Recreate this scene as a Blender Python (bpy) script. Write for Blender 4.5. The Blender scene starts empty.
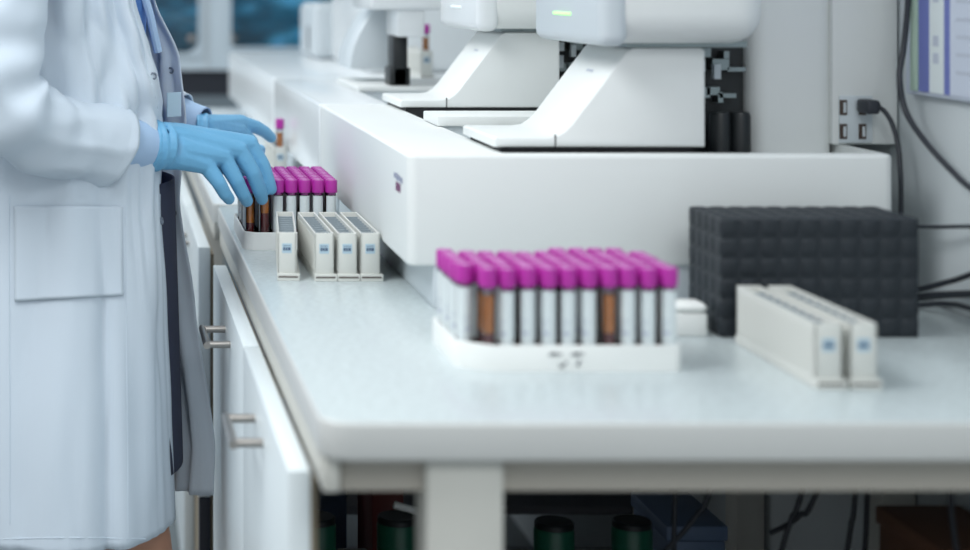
import bpy, bmesh, math, random
from mathutils import Vector, Matrix, noise
from mathutils.bvhtree import BVHTree
random.seed(7)
PI = math.pi
C = bpy.context.scene.collection
sc = bpy.context.scene

# ------------------------------------------------------------------ camera frame
F, CX, CY, EYE = 1750.0, 111.0, -15.0, 1.27
def P(px, py, Y):
    "a point of the place at distance Y, read off the photograph"
    return Vector(((px-CX)*Y/F, Y, EYE-(py-CY)*Y/F))

# ------------------------------------------------------------------ materials
def lin(c):
    return tuple((v/255/12.92 if v/255 <= .04045 else ((v/255+.055)/1.055)**2.4) for v in c)
def mat(name, rgb, rough=.5, metal=0, var=.04, scale=8, bump=0, bscale=60, spec=.5, coat=0, detail=3):
    m = bpy.data.materials.new(name); m.use_nodes = True
    n, l = m.node_tree.nodes, m.node_tree.links
    b = n['Principled BSDF']
    b.inputs['Roughness'].default_value = rough; b.inputs['Metallic'].default_value = metal
    b.inputs['Specular IOR Level'].default_value = spec; b.inputs['Coat Weight'].default_value = coat
    c = lin(rgb)
    tc = n.new('ShaderNodeTexCoord')
    nz = n.new('ShaderNodeTexNoise'); nz.inputs['Scale'].default_value = scale; nz.inputs['Detail'].default_value = detail
    l.new(tc.outputs['Object'], nz.inputs['Vector'])
    mx = n.new('ShaderNodeMix'); mx.data_type = 'RGBA'
    mx.inputs['A'].default_value = (*[v*(1-var) for v in c], 1); mx.inputs['B'].default_value = (*[min(1, v*(1+var)) for v in c], 1)
    l.new(nz.outputs['Fac'], mx.inputs['Factor']); l.new(mx.outputs['Result'], b.inputs['Base Color'])
    if bump:
        bz = n.new('ShaderNodeTexNoise'); bz.inputs['Scale'].default_value = bscale; bz.inputs['Detail'].default_value = 3
        l.new(tc.outputs['Object'], bz.inputs['Vector'])
        bp = n.new('ShaderNodeBump'); bp.inputs['Strength'].default_value = bump; bp.inputs['Distance'].default_value = .002
        l.new(bz.outputs['Fac'], bp.inputs['Height']); l.new(bp.outputs['Normal'], b.inputs['Normal'])
    return m
def emit(name, rgb, s):
    m = mat(name, rgb, .4); b = m.node_tree.nodes['Principled BSDF']
    b.inputs['Emission Color'].default_value = (*lin(rgb), 1); b.inputs['Emission Strength'].default_value = s
    return m
def glassy(name, tint, gloss=.12, rough=.03):
    m = bpy.data.materials.new(name); m.use_nodes = True
    n, l = m.node_tree.nodes, m.node_tree.links
    n.remove(n['Principled BSDF'])
    t = n.new('ShaderNodeBsdfTransparent'); t.inputs['Color'].default_value = (*tint, 1)
    g = n.new('ShaderNodeBsdfGlossy'); g.inputs['Roughness'].default_value = rough
    fr = n.new('ShaderNodeFresnel'); fr.inputs['IOR'].default_value = 1.45
    ad = n.new('ShaderNodeMath'); ad.operation = 'ADD'; ad.inputs[1].default_value = gloss-.04; ad.use_clamp = True
    mx = n.new('ShaderNodeMixShader')
    l.new(fr.outputs[0], ad.inputs[0]); l.new(ad.outputs[0], mx.inputs[0]); l.new(t.outputs[0], mx.inputs[1]); l.new(g.outputs[0], mx.inputs[2])
    l.new(mx.outputs[0], n['Material Output'].inputs['Surface'])
    return m

M = {}
M['top'] = mat('speckled_grey_worktop', (186, 196, 198), .30, var=.28, scale=130, detail=6, coat=.15)
M['edge'] = mat('worktop_edge', (203, 204, 202), .35, var=.03)
M['topw'] = mat('white_worktop', (226, 233, 236), .25, var=.04, scale=150)
M['cab'] = mat('cabinet_white', (220, 228, 231), .38, var=.02)
M['cabedge'] = mat('cabinet_edge_grey', (206, 209, 204), .5, var=.03)
M['carcass'] = mat('carcass_brown', (142, 130, 110), .6)
M['steelleg'] = mat('painted_frame', (200, 199, 192), .5, var=.02)
M['apron'] = mat('apron_shaded_beige', (176, 170, 160), .55, var=.02)  # darker beige holds the shade cast by the worktop above
M['chrome'] = mat('brushed_steel', (168, 164, 160), .36, 1, var=.05, scale=40)
M['white'] = mat('analyzer_white', (228, 231, 230), .52, var=.012, bump=.05, bscale=500)
M['whiteg'] = mat('analyzer_pale_grey', (206, 214, 219), .36, var=.012)
M['whiteb'] = mat('analyzer_white_gloss', (234, 238, 240), .22, var=.01)
M['black'] = mat('black_plastic', (24, 29, 32), .42, var=.1)
M['blackgap'] = mat('black_slot', (16, 18, 24), .6)
M['metal'] = mat('dull_metal', (140, 150, 152), .35, 1, var=.1)
M['rubber'] = mat('black_rubber', (29, 36, 43), .55, var=.12, scale=30, bump=.2, bscale=200)
M['carrier'] = mat('carrier_plastic', (213, 214, 209), .42, var=.015)
M['carrierb'] = mat('carrier_inside_shaded', (150, 162, 170), .5, var=.05)  # shade of the open channel put into a grey-blue colour
M['slot'] = mat('brown_slot', (74, 60, 54), .7)
M['sticker'] = mat('pale_blue_sticker', (178, 202, 216), .5)
M['ink'] = mat('ink_grey_blue', (74, 92, 120), .6)
M['inkb'] = mat('black_marker_ink', (52, 56, 66), .6)
M['rackw'] = mat('rack_white_plastic', (236, 238, 236), .38, var=.01)
M['cap'] = mat('purple_cap', (176, 44, 156), .3, var=.08, scale=60)
M['cap_disc'] = mat('lilac_cap_disc', (196, 150, 196), .5)  # pale lilac disc set into the top of each cap
M['glass'] = glassy('clear_tube', (.95, .97, .97), .08)
M['blood'] = mat('dark_blood', (118, 40, 44), .25, var=.2, scale=40)
M['amber'] = mat('amber_plasma', (216, 134, 62), .25, var=.15, scale=60)
M['paper'] = mat('tube_label_paper', (216, 224, 226), .6, var=.02)
M['coat'] = mat('lab_coat_cotton', (205, 216, 227), .8, var=.03, scale=5, bump=.18, bscale=900, spec=.2)
M['shirt'] = mat('pale_blue_shirt', (172, 198, 228), .8, var=.04, bump=.15, bscale=900, spec=.2)
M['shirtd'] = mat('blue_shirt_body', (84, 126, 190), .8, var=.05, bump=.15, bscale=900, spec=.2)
M['skirt'] = mat('charcoal_skirt', (62, 66, 84), .85, var=.06, bump=.15, bscale=700, spec=.2)
M['glove'] = mat('blue_nitrile', (110, 174, 214), .42, var=.06, scale=25, bump=.3, bscale=130, spec=.45)
M['skin'] = mat('skin', (176, 128, 104), .5, var=.05, scale=20)
M['hair'] = mat('dark_hair', (48, 34, 28), .5, var=.3, scale=60)
M['shoe'] = mat('white_shoe', (220, 220, 222), .5)
M['eye'] = mat('eye_white', (230, 230, 228), .2)
M['lip'] = mat('lip', (160, 88, 84), .45)
M['snap'] = mat('snap_metal', (122, 132, 146), .4, .2)
M['badge'] = mat('badge_card', (186, 214, 228), .3)
M['floor'] = mat('grey_floor', (112, 120, 124), .35, var=.08, scale=4)
M['wallr'] = mat('pale_wall', (205, 212, 215), .7, var=.02, scale=3, bump=.05, bscale=150)
M['wallf'] = mat('white_panel', (208, 221, 230), .5, var=.015)
M['dark'] = mat('dark_band', (38, 42, 52), .5, var=.1)
M['greycab'] = mat('grey_cabinet_front', (116, 128, 136), .5, var=.05)
M['pane'] = glassy('tinted_pane', (.72, .92, 1.0), .05)
M['cable'] = mat('black_cable', (42, 46, 54), .5)
M['blue'] = mat('blue_violet_band', (104, 114, 178), .55)
M['green'] = mat('pale_green_band', (176, 200, 184), .6)
M['page'] = mat('page', (198, 206, 221), .6)
M['textg'] = mat('faded_print', (184, 191, 205), .7)
M['bottle'] = mat('green_bottle_plastic', (24, 92, 72), .35, var=.15)
M['red'] = mat('red_box', (96, 26, 20), .6, var=.1)
M['brown'] = mat('brown_carton', (104, 70, 52), .8, var=.1)
M['tub'] = mat('blue_grey_tub', (96, 116, 146), .5)
M['greybox'] = mat('grey_box', (104, 104, 110), .6)
M['led'] = emit('green_status_led', (165, 240, 140), 1.0)
M['ledw'] = emit('white_status_led', (235, 245, 245), .2)
M['logo'] = mat('plum_print', (124, 74, 108), .5)
M['logog'] = mat('grey_lilac_print', (158, 164, 186), .5)
# dim teal room behind the far windows: cloudy shapes of equipment
def teal():
    m = bpy.data.materials.new('teal_backdrop'); m.use_nodes = True
    n, l = m.node_tree.nodes, m.node_tree.links; b = n['Principled BSDF']; b.inputs['Roughness'].default_value = .6
    tc = n.new('ShaderNodeTexCoord'); mp = n.new('ShaderNodeMapping'); mp.inputs['Scale'].default_value = (3.2, 1, 9)
    nz = n.new('ShaderNodeTexNoise'); nz.inputs['Scale'].default_value = 1.3; nz.inputs['Detail'].default_value = 2
    cr = n.new('ShaderNodeValToRGB')
    e = cr.color_ramp.elements
    e[0].position = .42; e[0].color = (*lin((8, 64, 82)), 1); e[1].position = .68; e[1].color = (*lin((150, 220, 245)), 1)
    k = e.new(.54); k.color = (*lin((44, 128, 150)), 1)
    l.new(tc.outputs['Object'], mp.inputs['Vector']); l.new(mp.outputs[0], nz.inputs['Vector']); l.new(nz.outputs['Fac'], cr.inputs[0]); l.new(cr.outputs[0], b.inputs['Base Color'])
    return m
M['teal'] = teal()

# ------------------------------------------------------------------ object helpers
def finish(o, name, m, parent, smooth=True, ang=40):
    o.name = name
    if m: o.data.materials.append(M[m] if isinstance(m, str) else m)
    if parent: o.parent = parent
    if smooth:
        for p in o.data.polygons: p.use_smooth = True
        o.data.set_sharp_from_angle(angle=math.radians(ang))
    return o
def obj(name, bm, m, parent=None, smooth=True, ang=40):
    me = bpy.data.meshes.new(name); bmesh.ops.recalc_face_normals(bm, faces=bm.faces[:]); bm.to_mesh(me); bm.free()
    o = bpy.data.objects.new(name, me); C.objects.link(o)
    return finish(o, name, m, parent, smooth, ang)
def tag(o, label, cat, group=None):
    o['label'] = label; o['category'] = cat
    if group: o['group'] = group
    return o
def thing(name, label, cat, loc=(0, 0, 0), group=None):
    o = bpy.data.objects.new(name, None); C.objects.link(o); o.location = loc; o.empty_display_size = .05
    return tag(o, label, cat, group)
def struct(o):
    o['kind'] = 'structure'; return o
def dup(root, loc=None, rz=None, label=None, group=None):
    r = root.copy(); C.objects.link(r)
    if loc is not None: r.location = loc
    if rz is not None: r.rotation_euler = (0, 0, rz)
    if label: r['label'] = label
    if group: r['group'] = group
    for ch in list(root.children):
        c = ch.copy(); C.objects.link(c); c.parent = r
        for g in list(ch.children):
            d = g.copy(); C.objects.link(d); d.parent = c
    return r
def N(): return bmesh.new()
def box(bm, x0, x1, y0, y1, z0, z1, bev=0, seg=2, edges=None):
    r = bmesh.ops.create_cube(bm, size=1)
    vs = r['verts']
    for v in vs:
        v.co = Vector(((x0+x1)/2+v.co.x*(x1-x0), (y0+y1)/2+v.co.y*(y1-y0), (z0+z1)/2+v.co.z*(z1-z0)))
    if bev:
        es = list({e for v in vs for e in v.link_edges})
        if edges: es = [e for e in es if edges(e)]
        bmesh.ops.bevel(bm, geom=es, offset=bev, segments=seg, profile=.5, affect='EDGES')
    return bm
def vertical(e): return abs(e.verts[0].co.z-e.verts[1].co.z) > 1e-6
def prism(bm, pts, axis, a, b, bev=0, seg=2):
    "extrude a polygon of (u,v) along an axis: y -> (x,z), z -> (x,y), x -> (y,z)"
    def mk(u, v, t): return {'y': (u, t, v), 'z': (u, v, t), 'x': (t, u, v)}[axis]
    A = [bm.verts.new(mk(u, v, a)) for u, v in pts]; B = [bm.verts.new(mk(u, v, b)) for u, v in pts]
    fs = [bm.faces.new(A), bm.faces.new(B[::-1])]
    n = len(pts)
    for i in range(n): fs.append(bm.faces.new((A[i], A[(i+1) % n], B[(i+1) % n], B[i])))
    bmesh.ops.recalc_face_normals(bm, faces=fs)
    if bev:
        es = {e for f in fs[:2] for e in f.edges}
        bmesh.ops.bevel(bm, geom=list(es), offset=bev, segments=seg, profile=.5, affect='EDGES')
    return bm
def lathe(bm, prof, seg=20, cx=0, cy=0, close=True):
    rings = []
    for r, z in prof:
        if r < 1e-6: rings.append([bm.verts.new((cx, cy, z))])
        else: rings.append([bm.verts.new((cx+r*math.cos(2*PI*i/seg), cy+r*math.sin(2*PI*i/seg), z)) for i in range(seg)])
    for A, B in zip(rings, rings[1:]):
        for i in range(seg):
            j = (i+1) % seg
            q = [A[i % len(A)], A[j % len(A)], B[j % len(B)], B[i % len(B)]]
            q2 = []
            for v in q:
                if v not in q2: q2.append(v)
            if len(q2) > 2: bm.faces.new(q2)
    return bm
def cr_spline(pts, n):
    pts = [Vector(p) for p in pts]; out = []
    k = len(pts)-1
    for i in range(n+1):
        t = i/n*k; a = min(int(t), k-1); u = t-a
        p0 = pts[a-1] if a > 0 else pts[0]*2-pts[1]; p1, p2 = pts[a], pts[a+1]
        p3 = pts[a+2] if a+2 <= k else pts[k]*2-pts[k-1]
        out.append(.5*((2*p1)+(p2-p0)*u+(2*p0-5*p1+4*p2-p3)*u*u+(3*p1-p0-3*p2+p3)*u**3))
    return out
def tube(bm, pts, r, seg=10, n=None, caps=True, rad=None, disp=None):
    path = cr_spline(pts, n) if n else [Vector(p) for p in pts]
    rings = []; up = None
    for i, p in enumerate(path):
        d = (path[min(i+1, len(path)-1)]-path[max(i-1, 0)]).normalized()
        if up is None: up = d.orthogonal().normalized()
        up = (up-d*up.dot(d)).normalized(); s = d.cross(up)
        rr = rad(i/(len(path)-1)) if rad else r
        ring = []
        for k in range(seg):
            a = 2*PI*k/seg; o = up*math.cos(a)+s*math.sin(a)
            q = rr + (disp(i/(len(path)-1), a, p, o) if disp else 0)
            ring.append(bm.verts.new(p+o*q))
        rings.append(ring)
    for A, B in zip(rings, rings[1:]):
        for k in range(seg): bm.faces.new((A[k], A[(k+1) % seg], B[(k+1) % seg], B[k]))
    if caps: bm.faces.new(rings[0][::-1]); bm.faces.new(rings[-1])
    return bm
_ico = {}
def ico(sub):
    if sub not in _ico:
        t = bmesh.new(); bmesh.ops.create_icosphere(t, subdivisions=sub, radius=1); _ico[sub] = [v.co.copy() for v in t.verts]; t.free()
    return _ico[sub]
def capsule(bm, a, b, ra, rb, sub=3):
    a, b = Vector(a), Vector(b)
    t = bmesh.new()
    for p, r in ((a, ra), (b, rb)):
        for c in ico(sub): t.verts.new(p+c*r)
    bmesh.ops.convex_hull(t, input=t.verts[:])
    bmesh.ops.delete(t, geom=[v for v in t.verts if not v.link_faces], context='VERTS')
    mp = {v: bm.verts.new(v.co) for v in t.verts}
    for f in t.faces: bm.faces.new([mp[v] for v in f.verts])
    t.free()
def remesh(name, bm, m, parent, voxel, smooth_it=6, fac=.5, extra=None):
    "fuse overlapping volumes into one continuous skin"
    me = bpy.data.meshes.new(name); bm.to_mesh(me); bm.free()
    o = bpy.data.objects.new(name, me); C.objects.link(o)
    r = o.modifiers.new('r', 'REMESH'); r.mode = 'VOXEL'; r.voxel_size = voxel
    s = o.modifiers.new('s', 'SMOOTH'); s.iterations = smooth_it; s.factor = fac
    dg = bpy.context.evaluated_depsgraph_get()
    nm = bpy.data.meshes.new_from_object(o.evaluated_get(dg))
    o.modifiers.clear(); o.data = nm
    if extra:
        for v in nm.vertices: v.co = extra(v.co.copy())
    return finish(o, name, m, parent, True, 80)
def solid(o, t, off=0):
    md = o.modifiers.new('solid', 'SOLIDIFY'); md.thickness = t; md.offset = off
    return o

# ================================================================== SETTING
WX = .957                      # side wall behind the benches
FY = 6.8                       # far wall
bm = N(); box(bm, -4, WX+.1, -1.5, FY+.3, -.05, 0); struct(obj('floor', bm, 'floor', smooth=False))
bm = N(); box(bm, WX, WX+.1, -.2, FY, 0, 2.7); struct(obj('wall_right', bm, 'wallr', smooth=False))
# far wall: white frames with two tinted windows, a dark band and grey cabinet fronts below
def fx(px): return (px-CX)*FY/F
def fz(py): return EYE-(py-CY)*FY/F
wins = [(fx(70), fx(202), fz(56.5), 1.9, .05), (fx(228), fx(420), fz(50.5), 1.9, .02)]
def rrect(x0, x1, z0, z1, r, seg=6):
    pts = []
    for cx_, cz_, a0 in ((x1-r, z0+r, -PI/2), (x1-r, z1-r, 0), (x0+r, z1-r, PI/2), (x0+r, z0+r, PI)):
        for i in range(seg+1):
            a = a0+PI/2*i/seg; pts.append((cx_+r*math.cos(a), cz_+r*math.sin(a)))
    return pts
zb = fz(70)
bm = N()
# wall built around the openings
xs = [-4, wins[0][0], wins[0][1], wins[1][0], wins[1][1], 1.4]
for i, (a, b) in enumerate(zip(xs, xs[1:])):
    if i in (1, 3):
        w = wins[0] if i == 1 else wins[1]
        box(bm, a, b, FY, FY+.1, zb, w[2]); box(bm, a, b, FY, FY+.1, w[3], 2.7)
    else: box(bm, a, b, FY, FY+.1, zb, 2.7)
struct(obj('wall_back', bm, 'wallf', smooth=False))
bm = N(); box(bm, -4, 1.4, FY+.02, FY+.1, fz(96), zb); struct(obj('trim_1', bm, 'dark', smooth=False))
bm = N(); box(bm, -4, 1.4, FY, FY+.1, 0, fz(96)); struct(obj('wall_back_lower', bm, 'greycab', smooth=False))
bm = N(); box(bm, fx(207)-.006, fx(207)+.006, FY-.006, FY, zb, 2.7); struct(obj('trim_2', bm, 'whiteg', smooth=False))
bm = N(); box(bm, -3, 1.6, FY+.5, FY+.55, 0, 2.4); struct(obj('wall_beyond_windows', bm, 'teal', smooth=False))
for k, (x0, x1, z0, z1, r) in enumerate(wins):
    # frame: rectangle outside, rounded opening inside
    bm = N(); pts = rrect(x0+.012, x1-.012, z0+.012, z1, r)
    n = len(pts)
    outer = []
    for (x, z) in pts:
        outer.append((x0 if x < (x0+x1)/2 else x1, z)); 
    inn = [bm.verts.new((x, FY-.01, z)) for x, z in pts]; inb = [bm.verts.new((x, FY+.05, z)) for x, z in pts]
    q = n//4
    oc = [(x1, z0), (x1, z1+.02), (x0, z1+.02), (x0, z0)]
    ov = [bm.verts.new((x, FY-.01, z)) for x, z in oc]
    for c_ in range(4):
        seg_ = inn[c_*q:(c_+1)*q]
        for a, b in zip(seg_, seg_[1:]): bm.faces.new((ov[c_], a, b))
        bm.faces.new((ov[c_], seg_[-1], inn[((c_+1)*q) % n], ov[(c_+1) % 4]))
    for i in range(n): bm.faces.new((inn[i], inn[(i+1) % n], inb[(i+1) % n], inb[i]))
    w = struct(obj('window_%d' % (k+1), bm, 'wallf', smooth=False))
    bm = N(); box(bm, x0, x1, FY+.05, FY+.056, z0, z1); obj('pane', bm, 'pane', w, smooth=False)
    bx, bz = (fx(192), fz(39)) if k == 0 else (fx(233), fz(39))
    bm = N(); bmesh.ops.create_uvsphere(bm, u_segments=14, v_segments=8, radius=.016)
    for v in bm.verts: v.co = Vector((bx+v.co.x, FY+.042+v.co.y*.5, bz+v.co.z))
    obj('knob', bm, 'chrome', w)

# ================================================================== BENCHES
TZ = .90
BX = .178
def worktop(name, label, x0, y0, y1, m, legs):
    t = thing(name, label, 'workbench', (x0, y0, 0))
    o = t.location.copy()
    def rel(bm):
        bmesh.ops.translate(bm, verts=bm.verts[:], vec=-o); return bm
    bm = N(); box(bm, x0, WX-.002, y0, y1, TZ-.034, TZ, .0)
    es = [e for e in bm.edges if vertical(e) and e.verts[0].co.x < x0+.01]
    bmesh.ops.bevel(bm, geom=es, offset=.028, segments=6, profile=.5, affect='EDGES')
    es = [e for e in bm.edges if not vertical(e)]
    bmesh.ops.bevel(bm, geom=es, offset=.004, segments=3, profile=.5, affect='EDGES')
    wt = obj('worktop', rel(bm), m, t, ang=30); wt.data.materials.append(M['edge'])
    for p in wt.data.polygons:
        if abs(p.normal.z) < .8: p.material_index = 1
    bm = N(); box(bm, x0+.020, WX-.004, y0+.026, y0+.05, TZ-.066, TZ-.034, .002); obj('apron', rel(bm), 'apron', t)
    bm = N(); box(bm, x0+.003, x0+.018, y0+.016, y1-.03, TZ-.064, TZ-.034, .002); obj('side_apron', rel(bm), 'steelleg', t)
    bm = N(); box(bm, x0+.05, WX-.004, y1-.06, y1-.035, TZ-.066, TZ-.034, .002); obj('apron', rel(bm), 'apron', t)
    bm = N(); box(bm, x0+.06, WX-.004, y0+.1, y1-.1, .345, .36, .002); obj('undershelf', rel(bm), 'greybox', t)
    for lx0, lx1, ly0, ly1 in legs:
        bm = N(); box(bm, lx0, lx1, ly0, ly1, 0, TZ-.034, .003); obj('leg', rel(bm), 'steelleg', t)
    return t
worktop('lab_bench', 'speckled grey lab bench carrying the two purple tube racks and the black block', BX, 1.48, 2.94, 'top',
        [(.269, .335, 1.492, 1.55), (.86, .92, 1.492, 1.55), (.912, WX-.004, 2.07, 2.115), (.912, WX-.004, 2.55, 2.6), (.27, .33, 2.86, 2.91)])
worktop('lab_bench', 'white lab bench continuing behind the speckled grey one, under the further analyzers', .172, 2.955, 5.25, 'topw',
        [(.27, .33, 2.97, 3.02), (.27, .33, 5.1, 5.16), (.9, .95, 2.97, 3.02), (.9, .95, 5.1, 5.16)])

def cabinet(label, y0, y1, x, z0, z1, hy, edge='cabedge', low=None):
    t = thing('base_cabinet', label, 'cabinet', (x, y0, 0))
    o = Vector((x, y0, 0))
    def rel(bm): bmesh.ops.translate(bm, verts=bm.verts[:], vec=-o); return bm
    bm = N(); box(bm, x+.0205, x+.026, y0+.006, y1-.004, .0, z1-.012); obj('carcass', rel(bm), 'carcass', t, smooth=False)
    bm = N(); box(bm, x, x+.02, y0, y1-.003, z0, z1, .0015); d = obj('door', rel(bm), 'cab', t)
    bm = N()
    za = .797; r = .0048; out = .031
    tube(bm, [(x-out, hy, za), (x-out, hy+.118, za)], r, 12)
    for yy in (hy+.008, hy+.11): tube(bm, [(x-out, yy, za), (x+.001, yy, za)], r, 12)
    obj('handle', rel(bm), 'chrome', d)
    if low:
        bm = N(); box(bm, x+.002, x+.02, y0, y0+.03, 0, z0-.002, .001); obj('end_panel', rel(bm), 'dark', t)
    return t
cabinet('pale under-bench cabinet front at the near corner, wide bar handle', 1.55, 2.083, .157, .10, .84, 1.80)
cabinet('pale under-bench cabinet front, second from the near corner, with upright gap behind it', 2.085, 2.69, .157, .10, .84, 2.295)
cabinet('pale cabinet front under the white bench, beside the dark gap', 2.87, 3.42, .143, .43, .84, 3.2, low=True)
cabinet('pale cabinet front under the white bench, partly behind the lab coat', 3.425, 4.2, .143, .10, .84, 3.7)

# ================================================================== ANALYZERS
DECK = 1.044
def conveyor(label, y0, y1, m_body, deck=None):
    t = thing('sample_conveyor', label, 'conveyor', (.34, y0, TZ))
    o = Vector((.34, y0, TZ))
    def rel(bm): bmesh.ops.translate(bm, verts=bm.verts[:], vec=-o); return bm
    def part(n, bm, m, par=None, **k): return obj(n, rel(bm), m, par or t, **k)
    bm = N(); box(bm, .339, .896, y0, y1-.004, .948, 1.076)
    es = [e for e in bm.edges if vertical(e)]
    bmesh.ops.bevel(bm, geom=es, offset=.012, segments=4, profile=.5, affect='EDGES')
    es = [e for e in bm.edges if not vertical(e)]
    bmesh.ops.bevel(bm, geom=es, offset=.005, segments=3, profile=.5, affect='EDGES')
    h = part('conveyor_housing', bm, m_body, ang=30)
    if deck:    # sunk deck behind the rims
        bm = N(); box(bm, .452, .884, deck[0], deck[1], DECK, 1.2); c = part('cutter', bm, None, smooth=False)
        md = h.modifiers.new('cut', 'BOOLEAN'); md.operation = 'DIFFERENCE'; md.object = c; md.solver = 'EXACT'
        nm = bpy.data.meshes.new_from_object(h.evaluated_get(bpy.context.evaluated_depsgraph_get()))
        h.modifiers.clear(); h.data = nm; bpy.data.objects.remove(c)
        for p in nm.polygons: p.use_smooth = True
        nm.set_sharp_from_angle(angle=math.radians(30))
    bm = N(); box(bm, .369, .88, y0+.004, y1-.01, TZ, .949, .002); part('plinth', bm, 'whiteg')
    return part
def analyzer(label, y0):
    t = thing('blood_analyzer', label, 'analyzer', (.6, y0, 1.076))
    o = t.location.copy()
    def part(n, bm, m, par=None, **k):
        bmesh.ops.translate(bm, verts=bm.verts[:], vec=-o); return obj(n, bm, m, par or t, **k)
    return t, part
cpart = conveyor('white analyzer conveyor with a plum printed mark, its end facing the near purple rack', 2.0, 2.845, 'white', (2.022, 2.9))
conveyor('white analyzer conveyor, middle of the row, straight behind the one with the plum mark', 2.85, 3.655, 'whiteb', (2.8, 3.49))
conveyor('white analyzer conveyor at the far end of the row', 3.66, 5.05, 'whiteb')
def sampler(part, t, y, tower_y1, led, usb=False):
    "a sloped sampler hood with its lip, the overhead unit, the tower and the dark mechanism; y = near face of the hood"
    Y0, Y1 = y, y+.184
    zt = 1.197
    prof = [(.446, 1.0815), (.446, 1.0905), (.4485, 1.0925), (.507, 1.0925), (.519, 1.094), (.529, 1.1005), (.537, 1.109), (.601, zt-.004), (.607, zt), (.687, zt), (.691, zt-.004), (.691, 1.0815)]
    bm = N(); prism(bm, prof, 'y', Y0, Y1, .0025, 2); h = part('sampler_hood', bm, 'white', ang=25)
    bm = N(); box(bm, .4545, .68, Y0+.006, Y1-.006, DECK+.0004, 1.0816); part('hood_gap', bm, 'blackgap', h, smooth=False)
    bm = N(); box(bm, .516, .5175, Y0-.0004, Y0+.002, 1.0815, 1.096); part('hood_seam', bm, 'blackgap', h, smooth=False)
    # small printed mark on the slope
    bm = N(); s = Vector((.601-.537, 0, zt-.004-1.109)).normalized(); nn = Vector((-s.z, 0, s.x))
    c0 = Vector((.537, Y0+.085, 1.109))+s*.072+nn*.0006
    for i in range(4):
        c = c0+Vector((0, .0075*i-.011, 0))
        vs = [bm.verts.new(c+s*a*.0016+Vector((0, b*.003, 0))) for a, b in ((-1, -1), (-1, 1), (1, 1), (1, -1))]; bm.faces.new(vs)
    part('hood_print', bm, 'textg', h, smooth=False)
    # overhead unit
    bm = N(); box(bm, .558, .748, Y0-.05, Y0+.25, 1.203, 1.52, .035, 6); part('overhead_housing', bm, 'white', ang=60)
    bm = N(); box(bm, .553, .587, Y0-.053, Y0+.253, 1.1998, 1.52, .013, 5); c = part('overhead_end_cap', bm, 'whiteg' if usb else 'whiteb', ang=60)
    bm = N(); box(bm, .5515, .556, Y0+.07, Y0+.15, 1.2335, 1.2372, .001); part('status_light', bm, led, c)
    bm = N(); box(bm, .60, .74, Y0+.0, Y0+.2, 1.1975, 1.2045); part('overhead_gap', bm, 'metal', None, smooth=False)
    # tower behind
    bm = N(); box(bm, .777, .880 if not usb else .880, Y0+.09, tower_y1, DECK+.0004, 1.55, .022, 5, vertical); tw = part('tower', bm, 'white', ang=60)
    # mechanism between hood and tower
    bm = N(); box(bm, .70, .7765, Y0+.115, Y0+.24, DECK+.0004, 1.2)
    part('mechanism_box', bm, 'black', smooth=False)
    bm = N()
    for cx_, cy_ in ((.732, Y0+.07), (.757, Y0+.072)):
        lathe(bm, [(0, DECK+.0004), (.0128, DECK+.0004), (.0128, 1.112), (.011, 1.117), (0, 1.117)], 20, cx_, cy_)
    part('mechanism_motor', bm, 'black')
    rnd = random.Random(5)
    for i in range(9):
        x = rnd.uniform(.705, .765); z = rnd.uniform(1.125, 1.19); a, b = rnd.uniform(.003, .012), rnd.uniform(.002, .007)
        bm = N(); box(bm, x-a, x+a, Y0+.095, Y0+.116, z-b, z+b); part('mechanism_fitting', bm, 'metal', smooth=False)
    bm = N()
    for x, z, a, b in ((.708, 1.172, .012, .007), (.713, 1.148, .006, .01), (.735, 1.165, .004, .009), (.705, 1.105, .003, .014)):
        box(bm, x-a, x+a, Y0+.085, Y0+.096, z-b, z+b)
    part('mechanism_bracket', bm, 'whiteg', smooth=False)
    return tw
t1, part = analyzer('white analyzer with green status light and USB sockets, standing behind the near rack', 2.035)
tw = sampler(part, t1, 2.035, 2.6, 'led', True)
# side panel with sockets, close to the wall
bm = N(); box(bm, .8745, .9545, 2.122, 2.6, 1.0764, 1.55, .003); sp = part('side_panel', bm, 'white')
u0, u1 = P(840, 150, 2.118), P(873, 96, 2.118)
bm = N(); box(bm, u0.x, u1.x, 2.119, 2.1225, 1.079, u1.z, .0008); part('socket_plate', bm, 'whiteg', sp)
for px, py in ((843.5, 107), (843.5, 131), (862.5, 131), (862.5, 107)):
    a = P(px-3.5, py+8, 2.118); b = P(px+3.5, py-7, 2.118)
    bm = N(); box(bm, a.x, b.x, 2.1175, 2.1195, a.z, b.z); part('usb_port', bm, 'slot', sp, smooth=False)
    bm = N(); box(bm, a.x+.004, b.x-.0015, 2.1168, 2.118, a.z+.003, b.z-.003); part('usb_tongue', bm, 'whiteg', sp, smooth=False)
# printed maker's mark on the long side
bm = N()
for py, px, h, w in ((187, 398.3, 9, 3.2),):
    Yc = .339*F/(px-CX); q = P(px, py, Yc); dz = h/2*Yc/F; dy = w*.02
    vs = [bm.verts.new((.3386, q.y+a*.017, q.z+b*dz)) for a, b in ((-1, -1), (-1, 1), (1, 1), (1, -1))]; bm.faces.new(vs)
cpart('printed_mark', bm, 'logo', smooth=False)
bm = N()
for i, (px, py, hh) in enumerate(((395, 175, 5), (397.3, 176.5, 7), (399.5, 178.5, 6), (401.8, 180.5, 6))):
    Yc = .339*F/(px-CX); q = P(px, py, Yc)
    vs = [bm.verts.new((.3386, q.y+a*.0065, q.z+b*hh/2*Yc/F)) for a, b in ((-1, -1), (-1, 1), (1, 1), (1, -1))]; bm.faces.new(vs)
cpart('printed_mark', bm, 'logog', smooth=False)

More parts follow.
